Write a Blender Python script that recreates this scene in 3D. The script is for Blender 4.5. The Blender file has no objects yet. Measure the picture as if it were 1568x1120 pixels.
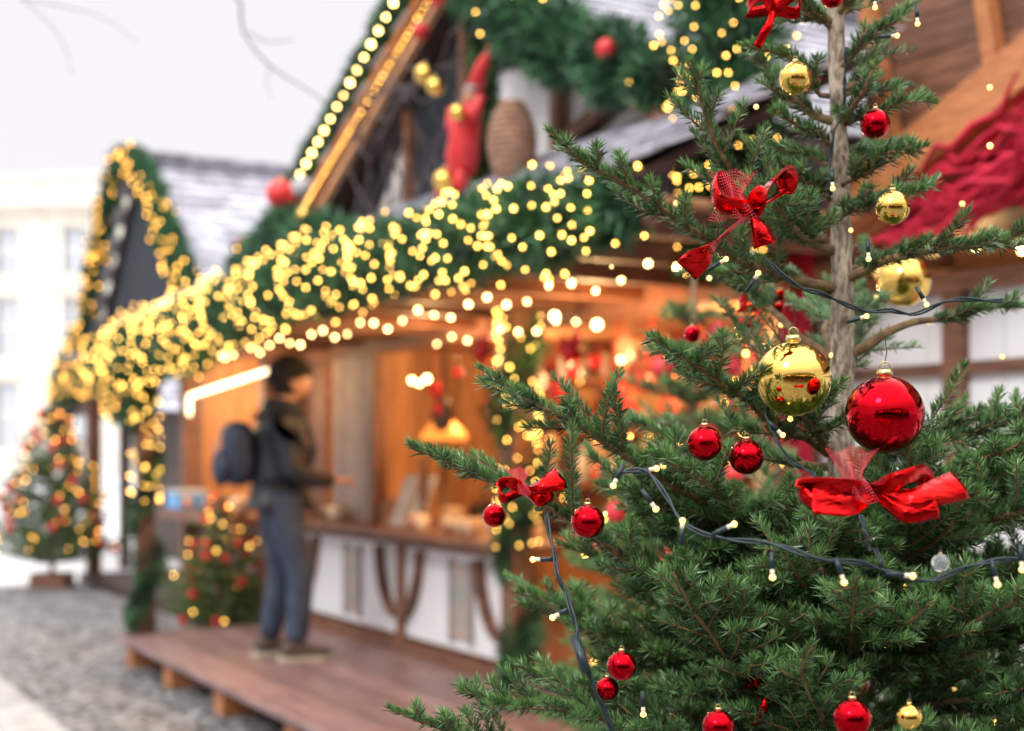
import bpy, math, random
import numpy as np
from mathutils import Vector, Matrix
random.seed(5); rng=np.random.default_rng(7)
sc=bpy.context.scene
ANG=math.radians(119)
MK=Matrix.Translation((0,7.3,0))@Matrix.Rotation(ANG,4,'Z')   # market frame: x = along stalls, y = towards plaza
I4=Matrix.Identity(4)
# ------------------------------------------------------------------ materials
def mat(name,col,rough=.6,metal=0,col2=None,scale=8,stretch=(1,1,1),bump=0,emit=None,es=0,spec=.5,coat=0,island=0,attr=None,trans=0,bdist=.01):
    m=bpy.data.materials.new(name); m.use_nodes=True; nt=m.node_tree; N=nt.nodes; L=nt.links
    b=N['Principled BSDF']; b.inputs['Roughness'].default_value=rough; b.inputs['Metallic'].default_value=metal
    b.inputs['Specular IOR Level'].default_value=spec; b.inputs['Coat Weight'].default_value=coat
    b.inputs['Transmission Weight'].default_value=trans
    c=(*col,1); b.inputs['Base Color'].default_value=c
    src=None
    if col2 is not None or bump:
        tc=N.new('ShaderNodeTexCoord'); mp=N.new('ShaderNodeMapping'); mp.inputs['Scale'].default_value=stretch
        nz=N.new('ShaderNodeTexNoise'); nz.inputs['Scale'].default_value=scale; nz.inputs['Detail'].default_value=5
        L.new(tc.outputs['Object'],mp.inputs[0]); L.new(mp.outputs[0],nz.inputs['Vector'])
        if col2 is not None:
            cr=N.new('ShaderNodeValToRGB'); cr.color_ramp.elements[0].position=.35; cr.color_ramp.elements[1].position=.66
            cr.color_ramp.elements[0].color=c; cr.color_ramp.elements[1].color=(*col2,1)
            if attr:
                at=N.new('ShaderNodeAttribute'); at.attribute_name=attr; L.new(at.outputs['Fac'],cr.inputs[0])
                cr.color_ramp.elements[0].position=0; cr.color_ramp.elements[1].position=1
            else: L.new(nz.outputs[0],cr.inputs[0])
            src=cr.outputs[0]
        if bump:
            bp=N.new('ShaderNodeBump'); bp.inputs['Strength'].default_value=bump; bp.inputs['Distance'].default_value=bdist
            L.new(nz.outputs[0],bp.inputs['Height']); L.new(bp.outputs[0],b.inputs['Normal'])
    if island:
        g=N.new('ShaderNodeNewGeometry'); mr=N.new('ShaderNodeMapRange'); mr.inputs[3].default_value=1-island; mr.inputs[4].default_value=1+island
        L.new(g.outputs['Random Per Island'],mr.inputs[0]); mx=N.new('ShaderNodeVectorMath'); mx.operation='SCALE'
        if src: L.new(src,mx.inputs[0])
        else: mx.inputs[0].default_value=col
        L.new(mr.outputs[0],mx.inputs['Scale']); src=mx.outputs[0]
    if src: L.new(src,b.inputs['Base Color'])
    if emit:
        b.inputs['Emission Color'].default_value=(*emit,1); b.inputs['Emission Strength'].default_value=es
        try: m.cycles.emission_sampling='NONE'
        except Exception: pass
    return m
M={}
M['wood']=mat('brown_wood',(.13,.055,.032),.55,col2=(.24,.11,.065),scale=6,stretch=(1,1,6),bump=.3,island=.25)
M['woodd']=mat('dark_wood',(.03,.016,.012),.6,col2=(.06,.03,.022),scale=9,bump=.3)
M['woodo']=mat('honey_wood',(.40,.19,.085),.5,col2=(.6,.33,.17),scale=5,stretch=(4,4,.6),bump=.2,island=.25)
M['woodr']=mat('stained_beam_wood',(.38,.13,.045),.5,col2=(.58,.23,.085),scale=7,stretch=(2,2,18),bump=.35,island=.1)
M['woodg']=mat('grey_wood',(.24,.2,.2),.7,col2=(.38,.33,.32),scale=7,stretch=(6,6,1),bump=.3,island=.2)
M['deck']=mat('deck_wood',(.17,.10,.10),.36,col2=(.30,.195,.19),scale=5,stretch=(.6,6,1),bump=.3,island=.22)
M['white']=mat('white_painted_board',(.80,.82,.86),.6,col2=(.87,.88,.9),scale=4,bump=.1,island=.03)
M['plaster']=mat('white_plaster',(.74,.72,.74),.8,col2=(.85,.83,.83),scale=3,bump=.2)
M['slate']=mat('grey_shingle',(.34,.33,.38),.7,col2=(.52,.51,.56),scale=10,bump=.3,island=.3)
M['navy']=mat('dark_gable_front_and_shade',(.010,.015,.026),.8,col2=(.018,.026,.04),scale=8)  # dark gable front of the second stall; painted shade on the main gable
M['stone']=mat('cream_stone',(.74,.68,.6),.85,col2=(.82,.77,.70),scale=.6,bump=.1)
M['pane']=mat('window_glass',(.42,.45,.5),.15)
M['pane2']=mat('panel_picture',(.25,.36,.35),.4,col2=(.6,.38,.32),scale=14)
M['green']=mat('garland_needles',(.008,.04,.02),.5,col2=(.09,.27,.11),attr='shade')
M['gcore']=mat('garland_core',(.008,.025,.012),.9)
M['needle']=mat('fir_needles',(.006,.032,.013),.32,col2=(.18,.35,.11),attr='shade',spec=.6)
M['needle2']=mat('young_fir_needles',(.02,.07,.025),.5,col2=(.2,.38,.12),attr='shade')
M['twig']=mat('fir_twig_bark',(.14,.08,.04),.8,col2=(.28,.18,.08),scale=90,bump=.4)
M['bark']=mat('fir_bark',(.16,.115,.075),.9,col2=(.56,.47,.36),scale=150,stretch=(1,1,.4),bump=1,bdist=.004)
M['dbark']=mat('bare_tree_bark',(.07,.05,.055),.9,col2=(.14,.11,.11),scale=20,bump=.4)
M['red']=mat('red_glass_bauble',(.50,.003,.01),.08,metal=1,bump=.16,scale=60,bdist=.002)
M['redm']=mat('red_matt',(.62,.02,.03),.4,col2=(.8,.05,.05),scale=20)
M['redcloth']=mat('red_cloth',(.5,.008,.04),.7,col2=(.8,.02,.07),scale=12,bump=.3)
M['ribbon']=mat('red_foil_ribbon',(.38,.002,.004),.1,metal=1,col2=(.68,.012,.012),scale=26,stretch=(1,1,2.5),bump=.9,bdist=.005)
M['tulle']=mat('red_tulle',(.8,.06,.09),.5)
M['gold']=mat('gold_glass_bauble',(.85,.56,.13),.09,metal=1,bump=.1,scale=30,bdist=.002)
M['cap']=mat('gold_cap_metal',(.7,.55,.25),.3,metal=1)
M['wire']=mat('dark_green_cable',(.006,.022,.028),.35)
M['glass']=mat('clear_glass_bauble',(.8,.85,.85),.05,trans=.8)
M['bulb']=mat('warm_bulb',(1,.7,.3),.3,emit=(1,.53,.10),es=20)
M['bulbw']=mat('bright_warm_bulb',(1,.8,.5),.3,emit=(1,.66,.25),es=24)
M['bulbg']=mat('gable_warm_bulb',(1,.8,.5),.3,emit=(1,.64,.20),es=20)
M['bulbo']=mat('amber_bulb',(1,.6,.2),.3,emit=(1,.45,.07),es=17)
M['led']=mat('led_bulb',(1,.7,.3),.3,emit=(1,.60,.16),es=2.2)
M['ledcap']=mat('led_clear_cap',(.7,.65,.5),.1,emit=(1,.65,.3),es=.25)
M['tube']=mat('light_tube',(1,1,.9),.3,emit=(1,.83,.5),es=5)
M['shade']=mat('orange_lampshade',(.8,.3,.05),.5,emit=(1,.36,.06),es=1.1)
M['basket']=mat('wicker',(.24,.12,.07),.7,col2=(.42,.24,.16),scale=14,stretch=(1,1,5),bump=.6)
M['jacket']=mat('dark_jacket',(.012,.015,.024),.5,col2=(.024,.03,.042),scale=7,bump=.4)
M['jeans']=mat('blue_jeans',(.022,.034,.062),.8,col2=(.046,.066,.108),scale=9,bump=.4)
M['skin']=mat('skin',(.5,.26,.17),.5,col2=(.56,.31,.21),scale=10)
M['black']=mat('black_knit',(.008,.008,.01),.85,bump=.4,scale=60,col2=(.015,.015,.018))
M['pack']=mat('navy_backpack',(.012,.022,.05),.6,col2=(.022,.036,.075),scale=12,bump=.3)
M['shoe']=mat('brown_shoe',(.06,.04,.03),.6,col2=(.09,.06,.045))
M['sole']=mat('pale_sole',(.5,.45,.36),.7)
M['paper']=mat('pale_card',(.6,.6,.6),.6,col2=(.4,.42,.45),scale=18)
M['ceramic']=mat('ceramic_glaze',(.45,.2,.12),.25,col2=(.75,.68,.5),scale=5,island=.5)
M['ginger']=mat('gingerbread',(.22,.08,.03),.6,col2=(.55,.08,.05),scale=4,island=.4)
M['blue']=mat('blue_plastic',(.1,.35,.7),.4)
# ------------------------------------------------------------------ mesh helpers
def empty(name,loc,M0=I4):
    e=bpy.data.objects.new(name,None); sc.collection.objects.link(e); e.empty_display_size=.2
    e.matrix_world=M0@Matrix.Translation(loc); return e
def attach(o,parent,W=I4):
    if parent is not None:
        o.parent=parent; o.matrix_parent_inverse=Matrix.Identity(4)
        o.matrix_basis=parent.matrix_world.inverted()@W
    else: o.matrix_world=W
class Part:
    def __init__(s,name,m): s.name=name; s.m=m; s.v=[]; s.f=[]
    def add(s,v,f):
        o=len(s.v); s.v+=[tuple(x) for x in v]; s.f+=[[i+o for i in q] for q in f]; return s
    def box(s,a,b):
        x0,y0,z0=[min(a[i],b[i]) for i in range(3)]; x1,y1,z1=[max(a[i],b[i]) for i in range(3)]
        return s.add([(x0,y0,z0),(x1,y0,z0),(x1,y1,z0),(x0,y1,z0),(x0,y0,z1),(x1,y0,z1),(x1,y1,z1),(x0,y1,z1)],
          [(0,3,2,1),(4,5,6,7),(0,1,5,4),(1,2,6,5),(2,3,7,6),(3,0,4,7)])
    def beam(s,p,q,w,h,up=(0,0,1)):
        p=Vector(p);q=Vector(q);t=(q-p).normalized();u=Vector(up)
        if abs(t.dot(u))>.98: u=Vector((1,0,0))
        a=t.cross(u).normalized();b=a.cross(t).normalized(); a*=w/2;b*=h/2
        return s.add([p-a-b,p+a-b,p+a+b,p-a+b,q-a-b,q+a-b,q+a+b,q-a+b],[(0,3,2,1),(4,5,6,7),(0,1,5,4),(1,2,6,5),(2,3,7,6),(3,0,4,7)])
    def tube(s,pts,r,n=8,cap=True):
        pts=[Vector(p) for p in pts]; 
        if not hasattr(r,'__len__'): r=[r]*len(pts)
        up=Vector((0.13,.21,.97)); vs=[];fs=[]
        for i,p in enumerate(pts):
            t=(pts[min(i+1,len(pts)-1)]-pts[max(i-1,0)])
            t=t.normalized() if t.length>1e-9 else Vector((0,0,1))
            if abs(t.dot(up))>.95: a=t.cross(Vector((1,0,0))).normalized()
            else: a=t.cross(up).normalized()
            b=t.cross(a)
            for k in range(n):
                th=2*math.pi*k/n; vs.append(p+(a*math.cos(th)+b*math.sin(th))*r[i])
        for i in range(len(pts)-1):
            for k in range(n):
                k2=(k+1)%n; fs.append((i*n+k,i*n+k2,(i+1)*n+k2,(i+1)*n+k))
        if cap: fs.append(tuple(range(n))[::-1]); fs.append(tuple(range((len(pts)-1)*n,len(pts)*n)))
        return s.add(vs,fs)
    def sphere(s,c,r,seg=16,rings=10,sc3=(1,1,1),fn=None):
        c=Vector(c); vs=[];fs=[]
        for j in range(rings+1):
            ph=math.pi*j/rings
            for k in range(seg):
                th=2*math.pi*k/seg; d=Vector((math.sin(ph)*math.cos(th),math.sin(ph)*math.sin(th),math.cos(ph)))
                rr=r*(fn(d) if fn else 1); vs.append(c+Vector((d.x*sc3[0],d.y*sc3[1],d.z*sc3[2]))*rr)
        for j in range(rings):
            for k in range(seg):
                k2=(k+1)%seg; fs.append((j*seg+k,(j+1)*seg+k,(j+1)*seg+k2,j*seg+k2))
        return s.add(vs,fs)
    def prism(s,poly,vec):
        n=len(poly); vec=Vector(vec); a=[Vector(p) for p in poly]; b=[p+vec for p in a]
        fs=[tuple(range(n)),tuple(range(n,2*n))[::-1]]+[(i,(i+1)%n,(i+1)%n+n,i+n) for i in range(n)]
        return s.add(a+b,fs)
    def build(s,parent=None,W=I4,smooth=False,bevel=0):
        me=bpy.data.meshes.new(s.name); me.from_pydata(s.v,[],s.f); me.update()
        import bmesh
        bm=bmesh.new(); bm.from_mesh(me); bmesh.ops.recalc_face_normals(bm,faces=bm.faces); bm.to_mesh(me); bm.free()
        if smooth: me.polygons.foreach_set('use_smooth',[True]*len(me.polygons))
        me.materials.append(s.m); o=bpy.data.objects.new(s.name,me); sc.collection.objects.link(o); attach(o,parent,W)
        if bevel: md=o.modifiers.new('bevel','BEVEL'); md.width=bevel; md.segments=2; md.limit_method='ANGLE'
        return o
def quads(name,V,m,parent,W=I4,shade=None,smooth=False):
    n=len(V)//4; me=bpy.data.meshes.new(name); me.vertices.add(4*n); me.vertices.foreach_set('co',np.ascontiguousarray(V,dtype=np.float32).ravel())
    me.loops.add(4*n); me.loops.foreach_set('vertex_index',np.arange(4*n,dtype=np.int32)); me.polygons.add(n)
    me.polygons.foreach_set('loop_start',np.arange(0,4*n,4,dtype=np.int32))
    try: me.polygons.foreach_set('loop_total',np.full(n,4,dtype=np.int32))
    except Exception: pass
    me.update(calc_edges=True)
    if shade is not None:
        at=me.attributes.new('shade','FLOAT','FACE'); at.data.foreach_set('value',shade.astype(np.float32))
    me.materials.append(m); o=bpy.data.objects.new(name,me); sc.collection.objects.link(o); attach(o,parent,W); return o
def nrm(a): return a/np.maximum(np.linalg.norm(a,axis=-1,keepdims=True),1e-9)
def leaf_quads(P,D,L,Wd,mid=.45):
    R=rng.normal(size=P.shape); S=nrm(np.cross(D,R))*Wd[:,None]
    m=P+D*(L*mid)[:,None]; V=np.stack([P,m+S,P+D*L[:,None],m-S],axis=1).reshape(-1,3); return V
def bulbs(name,pts,r,m,parent,W=I4):
    p=Part(name,m)
    for q in pts: p.sphere(q,r*random.uniform(.75,1.15),8,5)
    return p.build(parent,W,True)
def cat(pts,step=.02):
    pts=np.array(pts,float); 
    if len(pts)==2: 
        n=max(2,int(np.linalg.norm(pts[1]-pts[0])/step)); return pts[0]+(pts[1]-pts[0])*np.linspace(0,1,n+1)[:,None]
    P=np.vstack([2*pts[0]-pts[1],pts,2*pts[-1]-pts[-2]]); out=[]
    for i in range(1,len(P)-2):
        a,b,c,d=P[i-1:i+3]; n=max(2,int(np.linalg.norm(c-b)/step)); t=np.linspace(0,1,n,endpoint=False)[:,None]
        out.append(.5*((2*b)+(-a+c)*t+(2*a-5*b+4*c-d)*t*t+(-a+3*b-3*c+d)*t**3))
    out.append(P[-2:-1]); return np.vstack(out)
def garland(name,path,rad,parent,W,dens=2600,leaf=.06,nb=0,bm=None,br=.0052,out=None,lump=.35,m=None,core=True,reds=0,taper=1):
    """needle-covered rope along path (list of 3-D points) with bulbs on it"""
    c=cat(path,.05); seg=np.linalg.norm(np.diff(c,axis=0),axis=1); cl=np.r_[0,np.cumsum(seg)]; Ln=cl[-1]
    N=int(Ln*dens); t=rng.random(N)*Ln
    def at(t): return np.stack([np.interp(t,cl,c[:,i]) for i in range(3)],1)
    ph=rng.random(4)*6
    def rr(t): return rad*(1+(taper-1)*t/Ln)*(1+lump*(.6*np.sin(t*7+ph[0])*np.sin(t*3.1+ph[1])+.5*np.sin(t*17+ph[2])))
    C=at(t); T=nrm(at(t+.02)-at(t-.02)+1e-6); R=nrm(np.cross(T,rng.normal(size=C.shape)))
    q=rng.random(N)**.6; P=C+R*(rr(t)*q*.9)[:,None]+rng.normal(size=C.shape)*rad*.07
    D=nrm(R*.9+T*rng.uniform(-.9,.9,(N,1))+rng.normal(size=C.shape)*.35)
    V=leaf_quads(P,D,rng.uniform(.6,1.2,N)*leaf,np.full(N,leaf*.085))
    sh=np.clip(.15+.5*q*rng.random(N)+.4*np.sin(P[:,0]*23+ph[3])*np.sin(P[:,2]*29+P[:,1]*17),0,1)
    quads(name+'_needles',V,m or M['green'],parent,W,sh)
    if core:
        ks=np.linspace(0,Ln,max(3,int(Ln/.08))); cc=at(ks); Part(name+'_core',M['gcore']).tube(cc,list(rr(ks)*.55),7).build(parent,W,True)
    def surf(nb,k,sep=0):
        o=np.zeros((0,3)); tries=0
        while len(o)<nb and tries<nb*30:
            tries+=1
            t=rng.random(1)*Ln; C=at(t); T=nrm(at(t+.02)-at(t-.02)+1e-6); Rv=rng.normal(size=C.shape)
            if out is not None: Rv+=np.array(out)*1.0
            R=nrm(Rv-T*(Rv*T).sum(1,keepdims=True)); q=C+R*(rr(t)*k)[:,None]
            if len(o) and np.min(((o-q)**2).sum(1))<sep*sep: continue
            o=np.vstack([o,q])
        return o
    if nb: bulbs(name+'_bulbs',surf(nb,1.22,.038),br,bm or M['bulb'],parent,W)
    if reds:
        p=Part(name+'_red_baubles',M['redm']); [p.sphere(q,random.uniform(.025,.04),12,8) for q in surf(reds,1.0)]; p.build(parent,W,True)
def arc_planks(part,u0,u1,w,v0,v1,z0,z1,gap=.004):
    u=u0
    while u<u1-1e-3:
        e=min(u+w,u1); part.box((u+gap/2,v0,z0),(e-gap/2,v1,z1)); u=e
def shingles(part,p0,eu,es,lu,ls,tw=.16,th=.14):
    p0=Vector(p0);eu=Vector(eu).normalized();es=Vector(es).normalized();n=eu.cross(es).normalized()
    if n.z<0:n=-n
    rows=int(ls/th);
    for j in range(rows+1):
        x=-(j%2)*tw/2
        while x<lu:
            a=p0+eu*(x+.004)+es*(j*th)+n*random.uniform(.016,.026); w=tw-.008; h=th*1.25
            a1=a+es*h-n*.02; b=a+eu*w; b1=a1+eu*w; d=n*.014
            part.add([a-d,b-d,b1-d,a1-d,a,b,b1,a1],[(0,3,2,1),(4,5,6,7),(0,1,5,4),(1,2,6,5),(2,3,7,6),(3,0,4,7)]); x+=tw
def plight(name,loc,power,col,size=.1,parent=None,W=I4):
    l=bpy.data.lights.new(name,'POINT'); l.energy=power; l.color=col; l.shadow_soft_size=size
    o=bpy.data.objects.new(name,l); sc.collection.objects.link(o); attach(o,parent,W@Matrix.Translation(loc)); return o
WARM=(1,.60,.26)
# ------------------------------------------------------------------ ground
def ground_mat():
    m=bpy.data.materials.new('cobblestone'); m.use_nodes=True; nt=m.node_tree; N=nt.nodes; L=nt.links; b=N['Principled BSDF']; b.inputs['Roughness'].default_value=.6
    tc=N.new('ShaderNodeTexCoord'); mp=N.new('ShaderNodeMapping'); mp.inputs['Scale'].default_value=(11,11,11); L.new(tc.outputs['Object'],mp.inputs[0])
    v=N.new('ShaderNodeTexVoronoi'); v.feature='DISTANCE_TO_EDGE'; v.inputs['Randomness'].default_value=.6; v.inputs['Scale'].default_value=1
    v2=N.new('ShaderNodeTexVoronoi'); v2.inputs['Randomness'].default_value=.6; v2.inputs['Scale'].default_value=1
    L.new(mp.outputs[0],v.inputs['Vector']);L.new(mp.outputs[0],v2.inputs['Vector'])
    cr=N.new('ShaderNodeValToRGB'); cr.color_ramp.elements[0].color=(.12,.11,.11,1); cr.color_ramp.elements[0].position=.02; cr.color_ramp.elements[1].color=(1,1,1,1); cr.color_ramp.elements[1].position=.14
    L.new(v.outputs['Distance'],cr.inputs[0]); sp=N.new('ShaderNodeSeparateColor'); L.new(v2.outputs['Color'],sp.inputs[0])
    c2=N.new('ShaderNodeValToRGB'); c2.color_ramp.elements[0].color=(.17,.165,.17,1); c2.color_ramp.elements[1].color=(.42,.41,.41,1); L.new(sp.outputs[0],c2.inputs[0])
    mx=N.new('ShaderNodeMix'); mx.data_type='RGBA'; mx.blend_type='MULTIPLY'; mx.inputs[0].default_value=1; L.new(c2.outputs[0],mx.inputs[6]); L.new(cr.outputs[0],mx.inputs[7]); L.new(mx.outputs[2],b.inputs['Base Color'])
    bp=N.new('ShaderNodeBump'); bp.inputs['Distance'].default_value=.02; L.new(cr.outputs[0],bp.inputs['Height']); L.new(bp.outputs[0],b.inputs['Normal']); return m
Part('cobblestone_ground',ground_mat()).add([(-300,-300,0),(300,-300,0),(300,500,0),(-300,500,0)],[(0,1,2,3)]).build()
M['pave']=mat('pale_pavement',(.6,.59,.6),.8,col2=(.74,.73,.74),scale=.5)
Part('plaza_pavement',M['pave']).add([(-90,14.6,.004),(60,14.6,.004),(60,120,.004),(-90,120,.004)],[(0,1,2,3)]).build()
M['kerbs']=mat('gutter_stone',(.33,.32,.32),.7,col2=(.5,.49,.48),scale=6,bump=.3,island=.15)
g=Part('stone_gutter_strip',M['kerbs']); u=-6
while u<5.5: g.box((u,2.05,-.05),(u+.58,2.4,.012)); u+=.6
g.build(None,MK)
# ------------------------------------------------------------------ wooden deck
dk=empty('wooden_deck',(0,.6,0),MK)
p=Part('deck_boards',M['deck']); v=-2.2
while v<1.19: p.box((-6,v+.003,.165),(3.0+random.uniform(0,.02),v+.127,.2)); v+=.13
p.box((3.022,-.1,.12),(3.05,1.2,.198)); p.build(dk,MK,bevel=.004)
p=Part('deck_edge_board',M['deck']); p.box((-6,1.205,.12),(3.05,1.235,.196)); p.build(dk,MK)
p=Part('deck_support_blocks',M['woodr'])
for u in (-4.8,-3.6,-2.4,-1.3,-.2,.9,1.9,2.8): p.box((u,.98,0),(u+.16,1.24,.118)); p.box((u,-.6,0),(u+.14,-.3,.118))
for v in (1.1,.3,-.5): p.box((-6,v-.04,.12),(3.0,v+.04,.162))
p.build(dk,MK)
# ------------------------------------------------------------------ main stall
ms=empty('christmas_market_stall',(0,-1,.2),MK)
p=Part('counter_white_panels',M['white']); arc_planks(p,.1,3.0,.145,-.05,-.01,.3,.85); p.build(ms,MK)
p=Part('counter_timber_frame',M['wood'])
p.box((-.02,-.06,.2),(3.1,.025,.27)); p.box((-.02,-.06,.84),(3.1,.03,.9))
for u in (.04,1.36,3.02): p.box((u-.045,-.055,.27),(u+.045,.02,.84))
def bracket(p,uc,s):
    pts=[]
    for i in range(9):
        a=math.pi/2*i/8; pts.append((uc+s*(.05+.24*math.sin(a)),.012,.42+.40*(1-math.cos(a))**.85))
    for a,b in zip(pts,pts[1:]): p.beam(a,b,.035,.075,(0,1,0))
bracket(p,1.36,1);bracket(p,1.36,-1);bracket(p,.04,1);bracket(p,3.02,-1); p.build(ms,MK)
p=Part('counter_picture_panels',M['pane2'])
for u in (.57,2.11): p.box((u-.1,-.01,.36),(u+.1,.008,.78))
p.build(ms,MK)
p=Part('counter_picture_frames',M['woodg'])
for u in (.57,2.11):
    for s in (-1,1): p.box((u+s*.12-.015,-.01,.34),(u+s*.12+.015,.016,.8))
p.build(ms,MK)
p=Part('counter_top',M['wood']); p.box((-.5,-.55,.9),(3.15,.02,.945)); p.box((-.5,.024,.9),(3.15,.2,.942)); p.build(ms,MK,bevel=.006)
p=Part('stall_posts',M['wood'])
for u in (.0,3.06): p.box((u-.06,-.06,.945),(u+.06,.06,2.1))
p.box((2.6,-.05,.945),(2.97,.0,2.1)); p.box((1.68,-.05,.945),(1.78,.04,2.1)); p.box((-2.3,-.06,.2),(-2.16,.06,2.1))
p.box((1.1,-.05,.945),(1.14,-.01,1.35)); p.build(ms,MK,bevel=.006)
p=Part('grey_board_panel',M['woodg']); arc_planks(p,1.8,2.45,.11,-.04,.0,.95,2.08); p.build(ms,MK)
p=Part('stall_back_wall',M['woodo']); arc_planks(p,-2.2,3.1,.14,-1.75,-1.7,.2,2.3)
v=-1.7
while v<-.1: p.box((3.08,v,.2),(3.12,v+.137,2.2)); p.box((-2.24,v,.2),(-2.2,v+.137,2.2)); v+=.14
p.box((-2.1,-1.0,.2),(-.9,-.96,1.0))
p.build(ms,MK)
p=Part('eave_soffit',M['woodo']); v=-1.7
while v<1.15: p.box((-2.95,v,2.13),(3.15,v+.135,2.15)); v+=.14
p.build(ms,MK)
p=Part('eave_rafters',M['wood'])
for k in range(12): u=-2.8+k*.52; p.box((u-.035,.06,2.05),(u+.035,1.15,2.127))
p.box((-2.95,-.055,2.0),(3.15,.055,2.125)); p.box((-2.95,1.15,2.06),(3.2,1.2,2.2)); p.build(ms,MK)
p=Part('skirt_roof_shingles',M['slate']); shingles(p,(-3.0,1.32,2.2),(1,0,0),(0,-.8,.42),6.3,1.0); p.build(ms,MK)
p=Part('skirt_roof_boards',M['woodd']); p.prism([(-3,1.28,2.18),(-3,.3,2.69),(-3,.3,2.66),(-3,1.2,2.18)],(6.25,0,0)); p.build(ms,MK)
# main gable  (AP apex, FB far foot, NB near foot)
AP=(-.4,3.76); FB=(1.8,2.70); NB=(-2.2,2.60); ZB_=2.58
p=Part('gable_plaster',M['plaster']); p.prism([(NB[0],.3,ZB_),(FB[0],.3,ZB_),(AP[0],.3,AP[1]-.06)],(0,-.08,0)); p.build(ms,MK)
p=Part('gable_shade_plates',M['navy']); p.box((-.12,.305,2.66),(.46,.33,3.2)); p.prism([(1.15,.305,2.62),(1.7,.305,2.62),(.3,.305,3.36),(.6,.305,3.15)],(0,.03,0)); p.prism([(-.75,.305,3.2),(.5,.305,3.2),(-.2,.305,3.6),(-.55,.305,3.6)],(0,.028,0)); p.build(ms,MK)  # dark plates stand in for shade in the opening and under the overhang
p=Part('gable_timbers',M['wood'])
p.beam((NB[0],.35,2.65),(FB[0],.35,2.65),.07,.08)
for u,z in ((-.17,3.6),(.49,3.2),(-1.05,3.2)): p.beam((u,.35,2.7),(u,.35,z),.06,.06,(0,1,0))
p.beam((-1.1,.352,2.72),(-1.6,.352,2.86),.07,.07,(0,1,0)); p.build(ms,MK)
p=Part('gable_bargeboards',M['woodr'])
p.beam((FB[0]+.05,.52,FB[1]-.05),(AP[0],.52,AP[1]),.05,.12,(0,1,0)); p.build(ms,MK)
p=Part('gable_inner_trim',M['woodo']); p.beam((FB[0]-.25,.57,FB[1]-.08),(AP[0],.57,AP[1]-.2),.03,.04,(0,1,0)); p.build(ms,MK)
p=Part('gable_bargeboard_near',M['wood']); p.beam((NB[0]-.05,.55,NB[1]-.06),(AP[0],.55,AP[1]),.05,.14,(0,1,0)); p.build(ms,MK)
p=Part('main_roof_shingles',M['slate'])
for e_ in (NB,FB):
    sl=Vector((AP[0]-e_[0],0,AP[1]-e_[1])); shingles(p,(e_[0],-3,e_[1]+.01),(0,1,0),sl,3.5,sl.length)
p.build(ms,MK)
p=Part('main_roof_boards',M['woodd'])
for e_ in (NB,FB): p.prism([(e_[0],.5,e_[1]-.02),(AP[0],.5,AP[1]-.01),(AP[0],.5,AP[1]-.06),(e_[0],.5,e_[1]-.07)],(0,-3.5,0))
p.build(ms,MK)
# interior fittings
p=Part('shelves',M['wood'])
for z in (1.15,1.5,1.85): p.box((-1.9,-1.69,z),(2.9,-1.45,z+.03))
p.build(ms,MK)
for nm,m_,sd in (('shelf_crockery',M['ceramic'],0),('shelf_red_candles',M['redm'],1),('shelf_dark_bottles',M['woodd'],2),('shelf_cards',M['paper'],3)):
    p=Part(nm,m_)
    for z in (1.18,1.53,1.88):
        u=-1.8+sd*.07
        while u<2.8:
            r=random.uniform(.03,.06); h=random.uniform(.1,.26)
            p.tube([(u,-1.57+.03*sd,z+.002),(u,-1.57+.03*sd,z+h*.1),(u,-1.57+.03*sd,z+h*.6),(u,-1.57+.03*sd,z+h*.8),(u,-1.57+.03*sd,z+h)],[r*.7,r,r,r*.6,r*.4],8)
            u+=random.uniform(.22,.5)
    p.build(ms,MK,True)
p=Part('hanging_gingerbread_hearts',M['ginger'])
def heart(p,c,s):
    pts=[]
    for k in range(20):
        t=2*math.pi*k/20; pts.append((c[0]+s*.06*math.sin(t)**3,c[1],c[2]+s*.06*(13*math.cos(t)-5*math.cos(2*t)-2*math.cos(3*t)-math.cos(4*t))/16))
    p.prism(pts,(0,.015,0)); p.box((c[0]-.003,c[1]+.004,c[2]+s*.03),(c[0]+.003,c[1]+.01,2.0))
for k in range(26): heart(p,(-1.9+.13*k+random.uniform(-.03,.03),-.35-random.uniform(0,.6),1.70+random.uniform(-.1,.12)),random.uniform(1.0,1.8))
p.build(ms,MK)
p=Part('hanging_red_balls',M['redm'])
for k in range(26):
    u=random.uniform(-2,1.6); v=random.uniform(-.9,-.15); z=random.uniform(1.6,1.95); p.sphere((u,v,z),random.uniform(.03,.05),12,8); p.tube([(u,v,z),(u,v,2.12)],.002,4)
p.build(ms,MK,True)
p=Part('wall_plates',M['ceramic'])
for k in range(16): u=-1.9+.3*k; z=random.choice((1.42,1.74,2.03)); p.tube([(u,-1.44,z),(u,-1.42,z),(u,-1.41,z)],[.06,.1,.06],16)
p.build(ms,MK)
p=Part('counter_bottles',M['woodd'])
for k in range(9): u=.15+.13*k; h=random.uniform(.16,.28); p.tube([(u,-.4,.946),(u,-.4,.946+h*.6),(u,-.4,.946+h*.75),(u,-.4,.946+h)],[.034,.034,.012,.012],10)
p.build(ms,MK,True)
p=Part('counter_boxes',M['ceramic'])
for k in range(14): u=.2+.19*k+random.uniform(-.03,.03); h=random.uniform(.05,.16); p.box((u,-.3,.946),(u+random.uniform(.07,.14),-.2,.946+h))
p.build(ms,MK)
p=Part('hanging_pan',M['woodd']); p.tube([(1.25,-.2,1.62),(1.25,-.24,1.62)],[.11,.1],16); p.beam((1.25,-.22,1.7),(1.25,-.22,2.05),.012,.02); p.build(ms,MK)
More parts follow.
